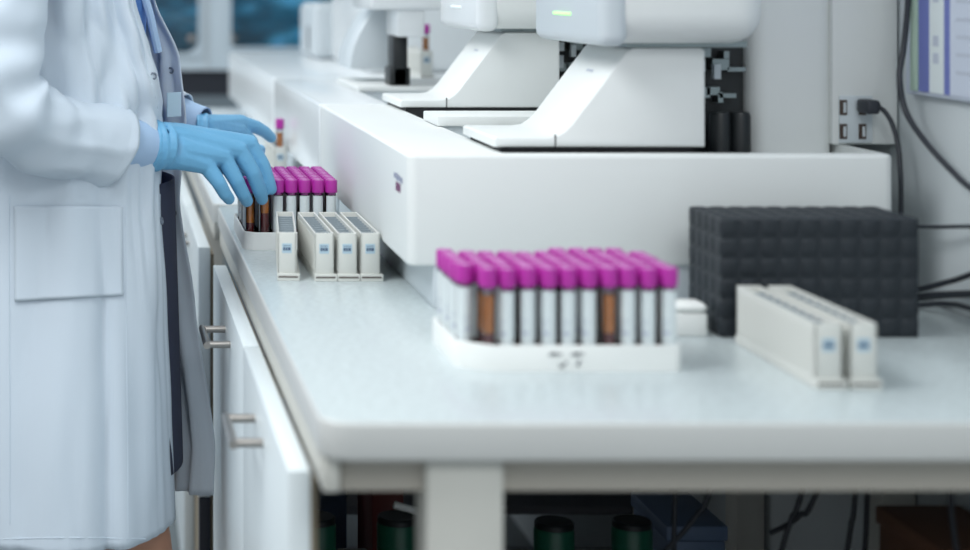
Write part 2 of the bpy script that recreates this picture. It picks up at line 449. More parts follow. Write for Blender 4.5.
t2, part2 = analyzer('white analyzer with white status light, directly behind the one with the green light', 2.665)
sampler(part2, t2, 2.695, 3.1, 'ledw')
bm = N(); box(bm, .446, .684, 2.392, 2.50, 1.0768, 1.0905, .002); cv = part('tray_cover', bm, 'white')
bm = N(); box(bm, .4545, .68, 2.40, 2.495, DECK+.0004, 1.0774); part('tray_gap', bm, 'whiteg', cv, smooth=False)
bm = N(); lathe(bm, [(0, DECK+.0004), (.006, DECK+.0004), (.006, 1.074), (0, 1.0745)], 14, .535, 2.385); part('tray_knob', bm, 'black', cv)

t3, part = analyzer('furthest white analyzer, with curved white fin and dark column', 3.6)
bm = N(); box(bm, .448, .80, 3.17, 3.47, 1.0768, 1.086, .002); tr = part('tray_cover', bm, 'white')
bm = N(); box(bm, .4545, .79, 3.178, 3.46, DECK+.0004, 1.0776); part('tray_gap', bm, 'whiteg', tr, smooth=False)
bm = N(); box(bm, .468, .80, 3.15, 3.40, 1.225, 1.5, .008, 3); part('overhead_housing', bm, 'whiteb')
pr = [((px-CX)*3.32/F, EYE-(py-CY)*3.32/F) for px, py in ((350, 69), (351, 58), (354, 47), (359, 35), (366, 22), (374, 11), (380, 4))]
prf = pr+[(.55, pr[-1][1]), (.55, pr[0][1])]
bm = N(); prism(bm, prf, 'y', 3.32, 3.50, .003); part('curved_fin', bm, 'whiteg', ang=30)
bm = N(); box(bm, .516, .567, 3.16, 3.28, 1.176, 1.226, .004, 3); part('dispenser_head', bm, 'whiteb')
bm = N(); box(bm, .514, .541, 3.19, 3.25, 1.086, 1.178, .003); box(bm, .508, .546, 3.19, 3.25, 1.086, 1.12, .003); part('dispenser_column', bm, 'black')
bm = N(); box(bm, .528, .68, 4.55, 4.9, 1.0764, 1.223, .02, 5); sb = part('rounded_side_box', bm, 'whiteg', ang=60)
bm = N(); box(bm, .5268, .53, 4.66, 4.69, 1.095, 1.16); part('side_slot', bm, 'blackgap', sb, smooth=False)
bm = N(); box(bm, .56, .955, 3.85, 4.45, 1.0764, 1.5, .02, 4); part('tower', bm, 'whiteb', ang=60)
bm = N(); box(bm, .72, .88, 3.2, 3.48, 1.0864, 1.5, .012, 3); part('back_housing', bm, 'whiteb', ang=60)

# ================================================================== TUBES
TG = 20
def tube_proto(name, label, kind):
    t = thing(name, label, 'blood tube', (0, 0, -5))
    bm = N(); lathe(bm, [(0, .0002), (.004, .001), (.0062, .004), (.0066, .008), (.0066, .088)], TG); obj('glass', bm, 'glass', t)
    lv = .048 if kind == 'half' else .032
    if kind == 'blood':
        bm = N(); lathe(bm, [(0, .001), (.0036, .002), (.0054, .0048), (.0056, .008), (.0056, .066), (0, .066)], TG); obj('blood', bm, 'blood', t)
    else:
        bm = N(); lathe(bm, [(0, .001), (.0036, .002), (.0054, .0048), (.0056, .008), (.0056, lv), (0, lv)], TG); obj('blood', bm, 'blood', t)
        bm = N(); lathe(bm, [(0, lv+.0002), (.0056, lv+.0002), (.0056, .068), (0, .068)], TG); obj('plasma', bm, 'amber', t)
    if kind not in ('bare', 'half'):
        bm = N(); arc = math.radians(238); n = 18
        rows = []
        for z in (.020, .0725):
            rows.append([bm.verts.new((.0069*math.cos(-arc/2+arc*i/n), .0069*math.sin(-arc/2+arc*i/n), z)) for i in range(n+1)])
        for i in range(n): bm.faces.new((rows[0][i], rows[0][i+1], rows[1][i+1], rows[1][i]))
        lb = obj('label', bm, 'paper', t)
        bm = N()
        for z0, z1, a0, a1 in ((.030, .034, -.5, .6), (.037, .038, -.6, .3), (.041, .0418, -.6, .5), (.044, .0448, -.7, .7)):
            k = 8; A = [bm.verts.new((.00697*math.cos(a0+(a1-a0)*i/k), .00697*math.sin(a0+(a1-a0)*i/k), z0)) for i in range(k+1)]
            B = [bm.verts.new((.00697*math.cos(a0+(a1-a0)*i/k), .00697*math.sin(a0+(a1-a0)*i/k), z1)) for i in range(k+1)]
            for i in range(k): bm.faces.new((A[i], A[i+1], B[i+1], B[i]))
        obj('print_pattern', bm, 'textg', lb)
    bm = N()
    lathe(bm, [(0, .0735), (.0054, .0735), (.0054, .0765), (.0079, .0767), (.0086, .0775), (.0086, .0925), (.0079, .0945), (.0056, .0948), (.0050, .0935), (.0046, .0915), (0, .0912)], 24)
    cp = obj('cap', bm, 'cap', t, ang=35)
    bm = N(); lathe(bm, [(0, .0945), (.0046, .0944), (.0052, .0938), (.0052, .0918), (0, .0916)], 16); obj('cap_disc', bm, 'cap_disc', cp)
    return t
pr_blood = tube_proto('blood_tube', 'x', 'blood')
pr_bare = tube_proto('blood_tube', 'x', 'bare')
pr_half = tube_proto('blood_tube', 'x', 'half')
pr_amber = tube_proto('blood_tube', 'x', 'amberlab')
used = set()
def put_tube(proto, loc, rz, label, group):
    if proto.name not in used:
        used.add(proto.name); proto.location = loc; proto.rotation_euler = (0, 0, rz); proto['label'] = label
        if group: proto['group'] = group
        return proto
    return dup(proto, loc, rz, label, group)
ORD = ['first', 'second', 'third', 'fourth', 'fifth', 'sixth', 'seventh', 'eighth', 'ninth', 'tenth', 'eleventh']
PT = .0194
def rack(name, label, x0, x1, y0, y1, cham, h=.025, grid=None):
    t = thing(name, label, 'tube rack', ((x0+x1)/2, (y0+y1)/2, TZ))
    o = t.location.copy()
    pts = [(x0+cham[0], y0), (x1-.006, y0), (x1, y0+.006), (x1, y1-.006), (x1-.006, y1), (x0+.006, y1), (x0, y1-.006), (x0, y0+cham[1]), (x0+.004, y0+cham[1]-.006)]
    def inset(p, d=.0028):
        cx_, cy_ = (x0+x1)/2, (y0+y1)/2
        return (p[0]+d*(1 if p[0] < cx_ else -1), p[1]+d*(1 if p[1] < cy_ else -1))
    bm = N(); n = len(pts)
    A = [bm.verts.new((x-o.x, y-o.y, 0)) for x, y in pts]; B = [bm.verts.new((x-o.x, y-o.y, h)) for x, y in pts]
    Ii = [inset(p) for p in pts]
    Ct = [bm.verts.new((x-o.x, y-o.y, h)) for x, y in Ii]; D = [bm.verts.new((x-o.x, y-o.y, .0025)) for x, y in Ii]
    bm.faces.new(A[::-1]); bm.faces.new(D)
    for i in range(n):
        j = (i+1) % n
        bm.faces.new((A[i], A[j], B[j], B[i])); bm.faces.new((B[i], B[j], Ct[j], Ct[i])); bm.faces.new((Ct[i], Ct[j], D[j], D[i]))
    bmesh.ops.recalc_face_normals(bm, faces=bm.faces[:])
    es = [e for e in bm.edges if all(abs(v.co.z-h) < 1e-6 for v in e.verts)]
    bmesh.ops.bevel(bm, geom=es, offset=.0009, segments=2, profile=.5, affect='EDGES')
    obj('tray', bm, 'rackw', t)
    return t
# near rack: eleven columns, six full rows and four tubes in the last
RX0, RX1, RY0, RY1 = .3337, .5470, 1.675, 1.822
r1 = rack('tube_rack', 'white rack filled with purple-capped tubes, close to the black block', RX0, RX1, RY0, RY1, (.03, .026))
# handwritten marker strokes on its front
bm = N()
def stroke(pts, w=.0007):
    q = [P(px, py, RY0-.0004) for px, py in pts]
    tube(bm, q, w, 6)
for pts in (((549, 356), (551, 353.5), (556, 353), (559, 355), (562, 354)), ((552, 355.5), (556, 355)), ((571, 355.5), (574, 353.5), (579, 353), (584, 354.5)), ((574, 355.2), (579, 355)),
            ((559, 364), (561, 366.5), (564, 364.5), (567, 361.5)), ((560, 367), (563, 367)), ((577, 366), (579, 363), (580, 359.5)), ((576, 364), (579, 365.5))):
    stroke(pts)
bmesh.ops.translate(bm, verts=bm.verts[:], vec=-r1.location)
obj('handwriting', bm, 'inkb', r1)
rnd = random.Random(3)
amb = {(1, 0), (7, 0)}
for j in range(7):
    for i in range(11):
        if j == 6 and not (6 <= i <= 9 or i == 0): continue
        if j == 0 and i == 0: continue
        x = .3437+.0193*i; y = 1.6862+PT*j + rnd.uniform(-.0009, .0009); x += rnd.uniform(-.0009, .0009)
        z = TZ+.0027 + (.0012 if j == 6 and i else rnd.uniform(0, .0012))
        where = 'front row' if j == 0 else 'last row' if j == 6 else ORD[j]+' row'
        lab = 'tube, %s of near rack, %s from cut corner' % (where, ORD[i])
        if (i, j) in amb:
            put_tube(pr_bare, (x, y, z), rnd.uniform(0, 6), 'amber and dark purple-capped '+lab, 'purple-capped tubes in the near rack')
        else:
            ang = math.radians(rnd.uniform(140, 185)) if j == 0 else rnd.uniform(0, 6.28)   # direction the label faces
            if j == 0: ang = math.radians(rnd.uniform(205, 240))
            if i == 0: ang = math.radians(rnd.uniform(200, 330))
            put_tube(pr_blood if rnd.random() < .8 else pr_amber, (x, y, z), ang, 'labelled purple-capped '+lab, 'purple-capped tubes in the near rack')
# rack by the gloved hand: seven columns
SX0, SX1, SY0, SY1 = .1855, .319, 2.44, 2.65
r2 = rack('tube_rack', 'white rack of purple-capped tubes under the gloved hand', SX0, SX1, SY0, SY1, (.014, .014))
for j in range(10):
    for i in range(7):
        if j == 0 and i == 0: continue
        x = .1968+.0186*i; y = 2.4515+PT*j
        where = 'front row' if j == 0 else 'last row' if j == 9 else ORD[j]+' row'
        lab = 'tube, %s, %s from bench edge, rack under gloved hand' % (where, ORD[i])
        if (i, j) in ((1, 0), (0, 1)):
            put_tube(pr_half if j == 0 else pr_bare, (x, y, TZ+.0027), 0, 'amber and dark '+lab, 'purple-capped tubes in the rack under the hand')
        else:
            ang = math.radians(rnd.uniform(215, 330)) if j == 0 else rnd.uniform(0, 6.28)
            put_tube(pr_blood if rnd.random() < .8 else pr_amber, (x, y, TZ+.0027), ang, 'purple-capped '+lab, 'purple-capped tubes in the rack under the hand')

# ================================================================== CARRIERS
CW, CL, CH = .0238, .204, .060
def carrier_proto(label):
    t = thing('tube_carrier', label, 'tube carrier', (0, 0, -5), 'tube carriers')
    # long open-topped body, origin at the near left bottom corner
    bm = N(); w = .0022
    box(bm, 0, w, 0, CL, .009, CH, .0004, 1); box(bm, CW-w, CW, 0, CL, .009, CH, .0004, 1)
    box(bm, 0, CW, 0, .0035, .009, CH, .0006, 2); box(bm, 0, CW, CL-.0035, CL, .009, CH, .0006, 2)
    for i in range(24):
        y = .008+i*(CL-.016)/23
        box(bm, -.0006, .0002, y-.0011, y+.0011, .012, CH-.006); box(bm, CW-.0002, CW+.0006, y-.0011, y+.0011, .012, CH-.006)
    obj('body', bm, 'carrier', t, ang=30)
    bm = N(); box(bm, w, CW-w, .0035, CL-.0035, .009, .018)
    for i in range(1, 10):
        y = i*CL/10; box(bm, w, CW-w, y-.0012, y+.0012, .018, CH-.004)
    obj('tube_slots', bm, 'carrierb', t, smooth=False)
    bm = N(); box(bm, -.0003, CW+.004, -.003, CL+.002, 0, .0092, .0006, 1); bp = obj('base_plate', bm, 'carrier', t)
    bm = N(); box(bm, .001, CW+.0018, -.0034, -.0028, .0042, .0060); obj('slot', bm, 'slot', bp, smooth=False)
    bm = N(); box(bm, .0058, .0178, -.0003, .0002, .0345, .0465); lb = obj('label', bm, 'sticker', t, smooth=False)
    bm = N()
    for a, b, c, d in ((.0072, .0095, .0378, .0416), (.0102, .0124, .0378, .0416), (.0131, .0162, .0378, .0416), (.0072, .0162, .0434, .0440)):
        box(bm, a, b, -.0006, -.0002, c, d)
    obj('print_pattern', bm, 'ink', lb, smooth=False)
    return t
car = carrier_proto('x')
spots = [(.2085, 2.192, TZ, 'white tube carrier standing on its own in front of the gloved hand'),
         (.2545, 2.186, TZ, 'white tube carrier, of the close trio the one towards the bench edge'),
         (.2833, 2.186, TZ, 'white tube carrier, middle one of the close trio'),
         (.3120, 2.186, TZ, 'white tube carrier, of the close trio the one beside the analyzer'),
         (.6452, 1.602, TZ, 'white tube carrier before the black block, on the side of the purple rack'),
         (.6772, 1.602, TZ, 'white tube carrier before the black block, on the side of the cables'),
         (.3125, 3.35, TZ, 'white carrier with a single purple-capped tube, beyond the rack under the hand'),
         (.634, 3.58, 1.0762, 'white carrier with a single purple-capped tube, up on the furthest analyzer')]
for k, (x, y, z, lab) in enumerate(spots):
    o = car if k == 0 else dup(car)
    o.location = (x, y, z); o['label'] = lab
    o.rotation_euler = (0, 0, -.085 if k == 0 else 0)
put_tube(pr_bare, (.3125+CW/2, 3.35+.0125, TZ+.0185), 0, 'single purple-capped amber tube in the carrier beyond the hand', None)
put_tube(pr_bare, (.634+CW/2, 3.58+.0125, 1.0762+.0185), 0, 'single purple-capped amber tube in the carrier on the furthest analyzer', None)

# ================================================================== BLACK BLOCK and small white box
t = thing('studded_block', 'big black rubber block with rows of rounded studs beside the purple tube rack', 'block', (.638, 1.834, TZ))
bm = N(); px_, nx, ny, nz = .0211, 10, 5, 6
box(bm, .0022, px_*nx-.0022, .0022, px_*ny-.0022, .0005, px_*nz-.0024)
for i in range(nx):
    for j in range(ny):
        for k in range(nz):
            if 0 < i < nx-1 and 0 < j < ny-1 and 0 < k < nz-1: continue
            if k == 0 and 0 < i < nx-1 and 0 < j < ny-1: continue
            x, y, z = i*px_, j*px_, k*px_
            box(bm, x+.0010, x+px_-.0010, y+.0010, y+px_-.0010, z+.0004, z+px_-.0012, .0036, 3)
o_ = obj('body', bm, 'rubber', t, ang=60)
t = thing('white_box', 'small white box with rounded lid between the purple tube rack and black block', 'box', (.594, 1.842, TZ))
bm = N(); box(bm, 0, .034, 0, .034, 0, .024, .002); obj('body', bm, 'rackw', t)
bm = N(); box(bm, -.0008, .0348, -.0008, .0348, .0242, .0345, .006, 4); obj('lid', bm, 'rackw', t)

# ================================================================== WALL: document board and cables
t = thing('document_board', 'wall board of papers with blue and green bands beside the black cable', 'document board', (WX, 1.95, 1.14))
o0 = t.location.copy()
def wy(px): return (WX-.012)*F/(px-CX)
def strip(n, pa, pb, m, dx, par=None, z0=1.146, z1=1.6):
    y0, y1 = wy(pb), wy(pa)
    bm = N(); box(bm, WX-.012-dx, WX-.011, y0, y1, z0, z1); bmesh.ops.translate(bm, verts=bm.verts[:], vec=-o0)
    return obj(n, bm, m, par or t, smooth=False)
bm = N(); box(bm, WX-.0115, WX-.0005, 1.70, wy(905), 1.141, 1.6, .002); bmesh.ops.translate(bm, verts=bm.verts[:], vec=-o0); obj('backing', bm, 'page', t)
strip('band', 911, 918, 'green', .001); strip('band', 919.5, 930, 'blue', .0012); ws = strip('paper_strip', 930, 945, 'paper', .0009); strip('band', 945, 950.5, 'blue', .0012); pg = strip('page', 950.5, 1040, 'page', .0007)
for z, h in ((1.158+.022, .012), (1.2, .012), (1.25, .016)):
    strip('print', 934, 939.5, 'textg', .0014, ws, z, z+h)
for i in range(16):
    strip('print', 957, 957+24+(i*7) % 25, 'textg', .0012, pg, 1.17+i*.02, 1.174+i*.02)
def cable(label, pts, r, name='cable', n=50, group=None):
    bm = N(); tube(bm, pts, r, 10, n); return tag(obj(name, bm, 'cable'), label, 'cable', group)
cable('thick black cable curving down the wall beside the papers', [P(909, -60, 2.06), P(908, 0, 2.06), P(904, 45, 2.06), P(899.5, 78, 2.05), P(906, 112, 2.04), P(925, 141, 2.0), P(950, 169, 1.95), P(975, 191, 1.9), P(1015, 208, 1.8), P(1100, 215, 1.62)], .0034)
t = thing('usb_cable', 'thin black cable plugged into the USB sockets of the analyzer', 'cable', P(870, 106, 2.1))
o0 = t.location.copy()
bm = N(); a, b = P(862, 113.5, 2.1), P(875, 99.5, 2.1); box(bm, a.x, b.x, 2.085, 2.116, a.z, b.z, .003, 3); c_ = P(878, 106, 2.095)
tube(bm, [Vector((b.x-.002, 2.1, (a.z+b.z)/2)), c_], .006, 12); bmesh.ops.translate(bm, verts=bm.verts[:], vec=-o0); obj('plug', bm, 'cable', t)
bm = N(); tube(bm, [c_, P(886, 113, 2.09), P(893, 126, 2.08), P(898, 146, 2.07), P(900.5, 175, 2.06), P(901, 205, 2.06), P(900, 250, 2.06), P(899, 292, 2.06)], .0028, 10, 40); bmesh.ops.translate(bm, verts=bm.verts[:], vec=-o0); obj('cord', bm, 'cable', t)
cable('thin black cable running level along the wall above the cable bundle', [P(880, 224, 2.06), P(905, 226, 2.04), P(935, 227, 1.98), P(975, 226.5, 1.9), P(1100, 228, 1.63)], .0022)
cable('black cable of the bundle behind the block, rising along the wall', [P(885, 294, 2.06), P(915, 290, 2.03), P(940, 284, 1.97), P(972, 274, 1.9), P(1060, 235, 1.7)], .0032)
cable('black cable of the bundle behind the block, running level', [P(888, 302, 2.062), P(917, 297.5, 2.035), P(945, 295, 1.95), P(975, 294, 1.88), P(1100, 292, 1.63)], .0042)
cable('black cable of the bundle behind the block, sagging towards the bench', [P(880, 304, 2.045), P(912, 305.5, 2.0), P(945, 304, 1.95), P(975, 310, 1.88), P(1100, 352, 1.63)], .003)

# ================================================================== UNDER THE BENCH
SZ = .36
def bottle(px, py, Y, label):
    q = P(px, py, Y); r = 20*Y/F
    t = thing('green_bottle', label, 'bottle', (q.x, Y, SZ+.0006), 'green bottles under the bench')
    h = q.z-SZ
    bm = N(); lathe(bm, [(0, 0), (r*.95, 0), (r, .004), (r, h-.012), (r*.94, h-.0082), (0, h-.0082)], 24); obj('body', bm, 'bottle', t)
    bm = N(); lathe(bm, [(0, h-.008), (r*.97, h-.008), (r*.97, h-.002), (r*.9, h), (0, h)], 24); obj('lid', bm, 'black', t)
bottle(554, 521, 2.2, 'green bottle under the bench, straight below the near purple rack')
bottle(632, 520, 2.2, 'green bottle under the bench, beside the blue-grey tub')
bottle(397, 516, 2.2, 'green bottle under the bench, between the red box and front leg')
bottle(316, 516, 2.2, 'green bottle under the bench, just inside the cabinet front')
def crate(name, x0, x1, y0, y1, z1, m, label, cat):
    t = thing(name, label, cat, ((x0+x1)/2, (y0+y1)/2, SZ)); o = t.location.copy()
    bm = N(); box(bm, x0, x1, y0, y1, SZ+.0006, z1-.02, .003); bmesh.ops.translate(bm, verts=bm.verts[:], vec=-o); obj('body', bm, m, t)
    bm = N(); box(bm, x0-.003, x1+.003, y0-.003, y1+.003, z1-.0198, z1, .003); bmesh.ops.translate(bm, verts=bm.verts[:], vec=-o); obj('lid', bm, m, t)
crate('red_box', .352, .395, 2.36, 2.5, .62, 'red', 'dark red box under the bench behind a green bottle', 'box')
crate('grey_box', .30, .3335, 2.1, 2.3, .53, 'greybox', 'low grey box under the bench between two green bottles', 'box')
crate('blue_tub', .716, .79, 2.25, 2.4, .575, 'tub', 'blue-grey tub under the bench beside a green bottle', 'tub')
crate('carton', .855, .945, 1.80, 1.95, .69, 'brown', 'brown carton under the bench against the wall', 'carton')
crate('slate_box', .27, .345, 2.56, 2.8, .61, 'tub', 'slate blue box deep under the bench by the cabinet front', 'box')
bm = N(); tube(bm, [P(394, 505, 2.2), P(432, 515, 2.2)], .0048, 12); tag(obj('white_rod', bm, 'rackw'), 'short white rod lying across the lid of a green bottle under the bench', 'rod')
for k, (pts, lab) in enumerate(((((716, 470), (709, 492), (699, 512), (684, 531), (668, 548), (650, 568)), 'black cable hanging slantwise under the bench by the blue-grey tub'),
        (((676, 470), (675, 500), (674, 530), (674, 560)), 'black cable hanging straight down beside the blue-grey tub'),
        (((808, 470), (801, 495), (792, 517), (785, 538), (779, 560)), 'black cable under the bench crossing another beside the white rear leg'),
        (((826, 470), (815, 496), (801, 514), (787, 525), (770, 533)), 'black cable under the bench bending towards the white rear leg'),
        (((857, 470), (855, 497), (851, 525), (846, 560)), 'black cable hanging beside the rear leg, the bowed one of a pair'),
        (((868, 470), (867, 500), (866, 530), (864, 560)), 'black cable hanging beside the rear leg, the straight one of a pair'),
        (((951, 470), (951, 500), (953, 525), (958, 560)), 'black cable hanging in front of the brown carton'))):
    Yc = (2.02 if k != 3 else 2.035) if k < 6 else 1.76
    pp = [P(a, b, Yc) for a, b in pts]; u_ = (TZ-.036-pp[1].z)/(pp[0].z-pp[1].z); pp[0] = pp[1].lerp(pp[0], u_)
    cable(lab, pp, .003, 'hanging_cable', 30)

# ================================================================== PERSON
pers = thing('person', 'person in white lab coat and blue gloves reaching for tubes at the bench', 'person', (-.05, 2.46, 0))
PO = pers.location.copy()
def prel(o):
    o.data.transform(Matrix.Translation(-PO)); return o
RS, RE, RW = Vector((-.13, 2.245, 1.385)), P(-16, 119, 2.195), P(150, 145, 2.36)
LS, LE, LW = Vector((-.11, 2.665, 1.385)), Vector((-.10, 2.79, 1.12)), P(203, 126, 2.66)
bm = N()
cap = lambda *a: capsule(bm, *a)
cap((-.07, 2.40, .93), (-.07, 2.52, .93), .10, .10); cap((-.07, 2.46, .95), (-.08, 2.46, 1.15), .105, .10)
cap((-.085, 2.42, 1.25), (-.085, 2.50, 1.25), .09, .09); cap((-.08, 2.46, 1.12), (-.09, 2.46, 1.30), .095, .098)
cap((-.11, 2.34, 1.375), (-.11, 2.58, 1.375), .045, .045); cap((-.10, 2.46, 1.36), (-.075, 2.46, 1.52), .06, .05)
cap((-.05, 2.46, 1.62), (-.06, 2.46, 1.68), .078, .088); cap((-.01, 2.46, 1.575), (-.03, 2.46, 1.62), .04, .06)
cap((.045, 2.46, 1.60), (.03, 2.46, 1.64), .012, .009)                                     # nose
for s in (-1, 1):
    cap((-.06, 2.46+s*.083, 1.60), (-.07, 2.46+s*.09, 1.635), .012, .016)                  # ears
    cap((-.06, 2.46+s*.075, .90), (.035 if s < 0 else -.03, 2.46+s*.075, .485), .085, .052)
    kx = .035 if s < 0 else -.03
    cap((kx, 2.46+s*.075, .485), (kx-.055, 2.46+s*.075, .32), .052, .053); cap((kx-.055, 2.46+s*.075, .32), (-.06, 2.46+s*.075, .09), .053, .034)
    cap((-.06, 2.46+s*.075, .05), (.09, 2.46+s*.08, .03), .034, .026)
for S, E, W in ((RS, RE, RW), (LS, LE, LW)):
    E = (E+(E+(S-E).normalized()*.10).lerp(E+(W-E).normalized()*.10, .5))/2
    S = S+Vector((0, .05 if S.y < 2.46 else -.05, -.03))
    cap(S, E, .036, .027); cap(E, W.lerp(E, .06), .027, .02)
prel(remesh('body', bm, 'skin', pers, .009, 8))
for s in (-1, 1):
    bm = N(); bmesh.ops.create_uvsphere(bm, u_segments=16, v_segments=10, radius=.011)
    for v in bm.verts: v.co += Vector((.0165, 2.46+s*.031, 1.645))
    ey = prel(obj('eye', bm, 'eye', pers))
    bm = N(); bmesh.ops.create_uvsphere(bm, u_segments=14, v_segments=8, radius=.0055)
    for v in bm.verts: v.co = Vector((.0255+v.co.x*.5, 2.46+s*.031+v.co.y, 1.645+v.co.z))
    prel(obj('iris', bm, 'hair', ey))
bm = N(); capsule(bm, (.026, 2.448, 1.568), (.026, 2.472, 1.568), .007, .007); prel(obj('lips', bm, 'lip', pers))
bm = N(); capsule(bm, (-.07, 2.46, 1.665), (-.075, 2.46, 1.69), .098, .096); capsule(bm, (-.13, 2.46, 1.62), (-.16, 2.46, 1.56), .06, .045)
prel(remesh('hair', bm, 'hair', pers, .01, 4, extra=lambda c: Vector((min(c.x, .0+max(0, c.z-1.68)*.3), c.y, c.z))))
for s in (-1, 1):
    bm = N(); capsule(bm, (-.07, 2.46+s*.075, .045), (.10, 2.46+s*.08, .035), .045, .036); box(bm, -.11, .13, 2.46+s*.078-.035, 2.46+s*.078+.035, .0, .025)
    prel(remesh('shoe', bm, 'shoe', pers, .008, 4, extra=lambda c: Vector((c.x, c.y, max(c.z, .001)))))
# shirt
bm = N()
capsule(bm, (-.07, 2.40, 1.0), (-.07, 2.52, 1.0), .105, .105); capsule(bm, (-.07, 2.425, 1.22), (-.07, 2.505, 1.22), .108, .108)
capsule(bm, (-.10, 2.38, 1.36), (-.10, 2.54, 1.36), .055, .055); capsule(bm, (-.07, 2.46, 1.1), (-.06, 2.46, 1.3), .118, .112)
capsule(bm, (-.095, 2.46, 1.38), (-.085, 2.46, 1.46), .07, .062)
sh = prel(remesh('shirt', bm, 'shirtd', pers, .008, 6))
# collar / placket fold of the shirt where the coat opens
bm = N(); tube(bm, [P(141, -12, 2.42), P(149, 12, 2.425), P(154, 34, 2.43), P(158, 52, 2.435)], .006, 8, 12); prel(obj('placket', bm, 'shirt', sh))
# skirt
bm = N(); rows = []
for k in range(25):
    z = 1.0-k/24*.395; u = k/24; row = []
    for i in range(48):
        a = 2*PI*i/48
        row.append(bm.verts.new((-.03+(.118+.012*u)*math.cos(a), 2.46+(.152+.012*u)*math.sin(a), z)))
    rows.append(row)
for A, B in zip(rows, rows[1:]):
    for i in range(48): bm.faces.new((A[i], A[(i+1) % 48], B[(i+1) % 48], B[i]))
solid(prel(obj('skirt', bm, 'skirt', pers)), .003)

# ---- lab coat
def tab(tb, z):
    tb = sorted(tb)
    if z <= tb[0][0]: return tb[0][1]
    for (a, va), (b, vb) in zip(tb, tb[1:]):
        if z <= b:
            u = (z-a)/(b-a); u = u*u*(3-2*u)*.5+u*.5
            return va+(vb-va)*u
    return tb[-1][1]
XR = [(.541, .0915), (.704, .085), (.841, .079), (.977, .069), (1.06, .072), (1.113, .071), (1.145, .064), (1.181, .052), (1.25, .0325), (1.33, .005), (1.40, -.03), (1.46, -.055)]
XL = [(.539, .147), (.607, .150), (.811, .123), (.957, .101), (1.073, .110), (1.161, .102), (1.248, .065), (1.33, .03), (1.40, -.02), (1.46, -.045)]
NY = [(.54, 2.252), (.95, 2.272), (1.25, 2.292), (1.34, 2.30), (1.40, 2.33), (1.46, 2.40)]
FYY = [(.54, 2.71), (.95, 2.69), (1.25, 2.66), (1.34, 2.645), (1.40, 2.60), (1.46, 2.52)]
BXX = [(.54, -.31), (.95, -.26), (1.25, -.25), (1.34, -.235), (1.40, -.19), (1.46, -.14)]
YR = [(.54, 2.385), (.9, 2.352), (.965, 2.36), (1.02, 2.388), (1.095, 2.385), (1.14, 2.347), (1.25, 2.342), (1.40, 2.40), (1.46, 2.43)]
YL = [(.54, 2.50), (.8, 2.535), (1.25, 2.55), (1.40, 2.53), (1.46, 2.50)]
def coat_ring(z, n):
    xr, xl, ny, fy, bx, yr, yl = (tab(t_, z) for t_ in (XR, XL, NY, FYY, BXX, YR, YL))
    mx = (xr+bx)/2; my = (ny+fy)/2
    c = [(xr, yr), (xr*.87+mx*.13, yr-.45*(yr-ny)), (xr*.62+mx*.38, ny+.020), (mx+.05, ny+.002), (mx-.06, ny+.012), (bx+.04, ny+.055), (bx+.004, my-.06), (bx, my+.02), (bx+.03, fy-.07), (mx-.05, fy-.01), (mx+.06, fy), (xl-.13, fy-.02), (xl-.078, yl+.06), (xl-.035, yl+.022), (xl, yl)]
    return [p.to_2d() for p in cr_spline([(x, y, 0) for x, y in c], n)]
NR, NC = 90, 150
bm = N(); grid = []
for k in range(NR+1):
    z = .541+(1.46-.541)*k/NR
    ring = coat_ring(z, NC); low = max(0, min(1, (1.05-z)/.5)); row = []
    for i, p in enumerate(ring):
        u = i/NC
        q = ring[min(i+1, NC)]-ring[max(i-1, 0)]; nrm = Vector((-q.y, q.x)).normalized() * -1
        edge = min(1, u/.05, (1-u)/.05)
        d = .006*low*math.sin(u*46+1.3*z) + .008*low*math.sin(u*21+2.2-1.8*z)
        d += .014*noise.noise(Vector((u*9, z*2.0, 1.7))) + .010*noise.noise(Vector((u*30, z*1.8, 8.7))) + .003*noise.noise(Vector((u*26, z*6, 4.2)))
        # soft drag lines towards the sleeve
        if z > 1.0: d += .004*math.sin((z*1.2+u*2.4)*34)*max(0, min(1, (z-1.0)/.15))*(1 if u < .5 else .4)
        if u < .1 and z > .95: d += .002*math.sin(u*160)
        rg = 1-abs(noise.noise(Vector((u*24+.15*math.sin(z*5), z*1.7, 3.3))))
        d += .010*(rg**3-.5)
        if z > .98:      # crumpled folds by the arm
            r2_ = 1-abs(noise.noise(Vector((u*16+z*5, z*9-u*10, 6.1)))); d += .007*(r2_**4-.4)*min(1, (z-.98)/.12)
        d *= .35+.65*edge
        zz = z
        row.append(bm.verts.new((p.x+nrm.x*d, p.y+nrm.y*d, zz)))
    grid.append(row)
for A, B in zip(grid, grid[1:]):
    for i in range(NC): bm.faces.new((A[i], A[i+1], B[i+1], B[i]))
bm.normal_update(); bvh = BVHTree.FromBMesh(bm)
coat = prel(obj('lab_coat', bm, 'coat', pers, ang=180)); solid(coat, .0022)
CAM = Vector((0, 0, EYE))
def hit(px, py, tree=bvh):
    d = (P(px, py, 1)-CAM).normalized(); loc, nr, _, _ = tree.ray_cast(CAM, d)
    if loc is None: return None, None
    if nr.dot(d) > 0: nr = -nr
    return loc, nr
# patch pocket following the cloth
bm = N(); g = []
nx_, ny_ = 30, 26
for j in range(ny_+1):
    row = []
    for i in range(nx_+1):
        px = 15+107*i/nx_; py = 206+95*j/ny_-(6*i/nx_)*(j/ny_)
        loc, nr = hit(px, py)
        row.append(bm.verts.new(loc+nr*(.0030+.0022*math.sin(PI*i/nx_)*(1-j/ny_)+.0012*(j/ny_)**6)))
    g.append(row)
for A, B in zip(g, g[1:]):
    for i in range(nx_): bm.faces.new((A[i], A[i+1], B[i+1], B[i]))
pk = prel(obj('pocket', bm, 'coat', coat, ang=180)); solid(pk, .0016)
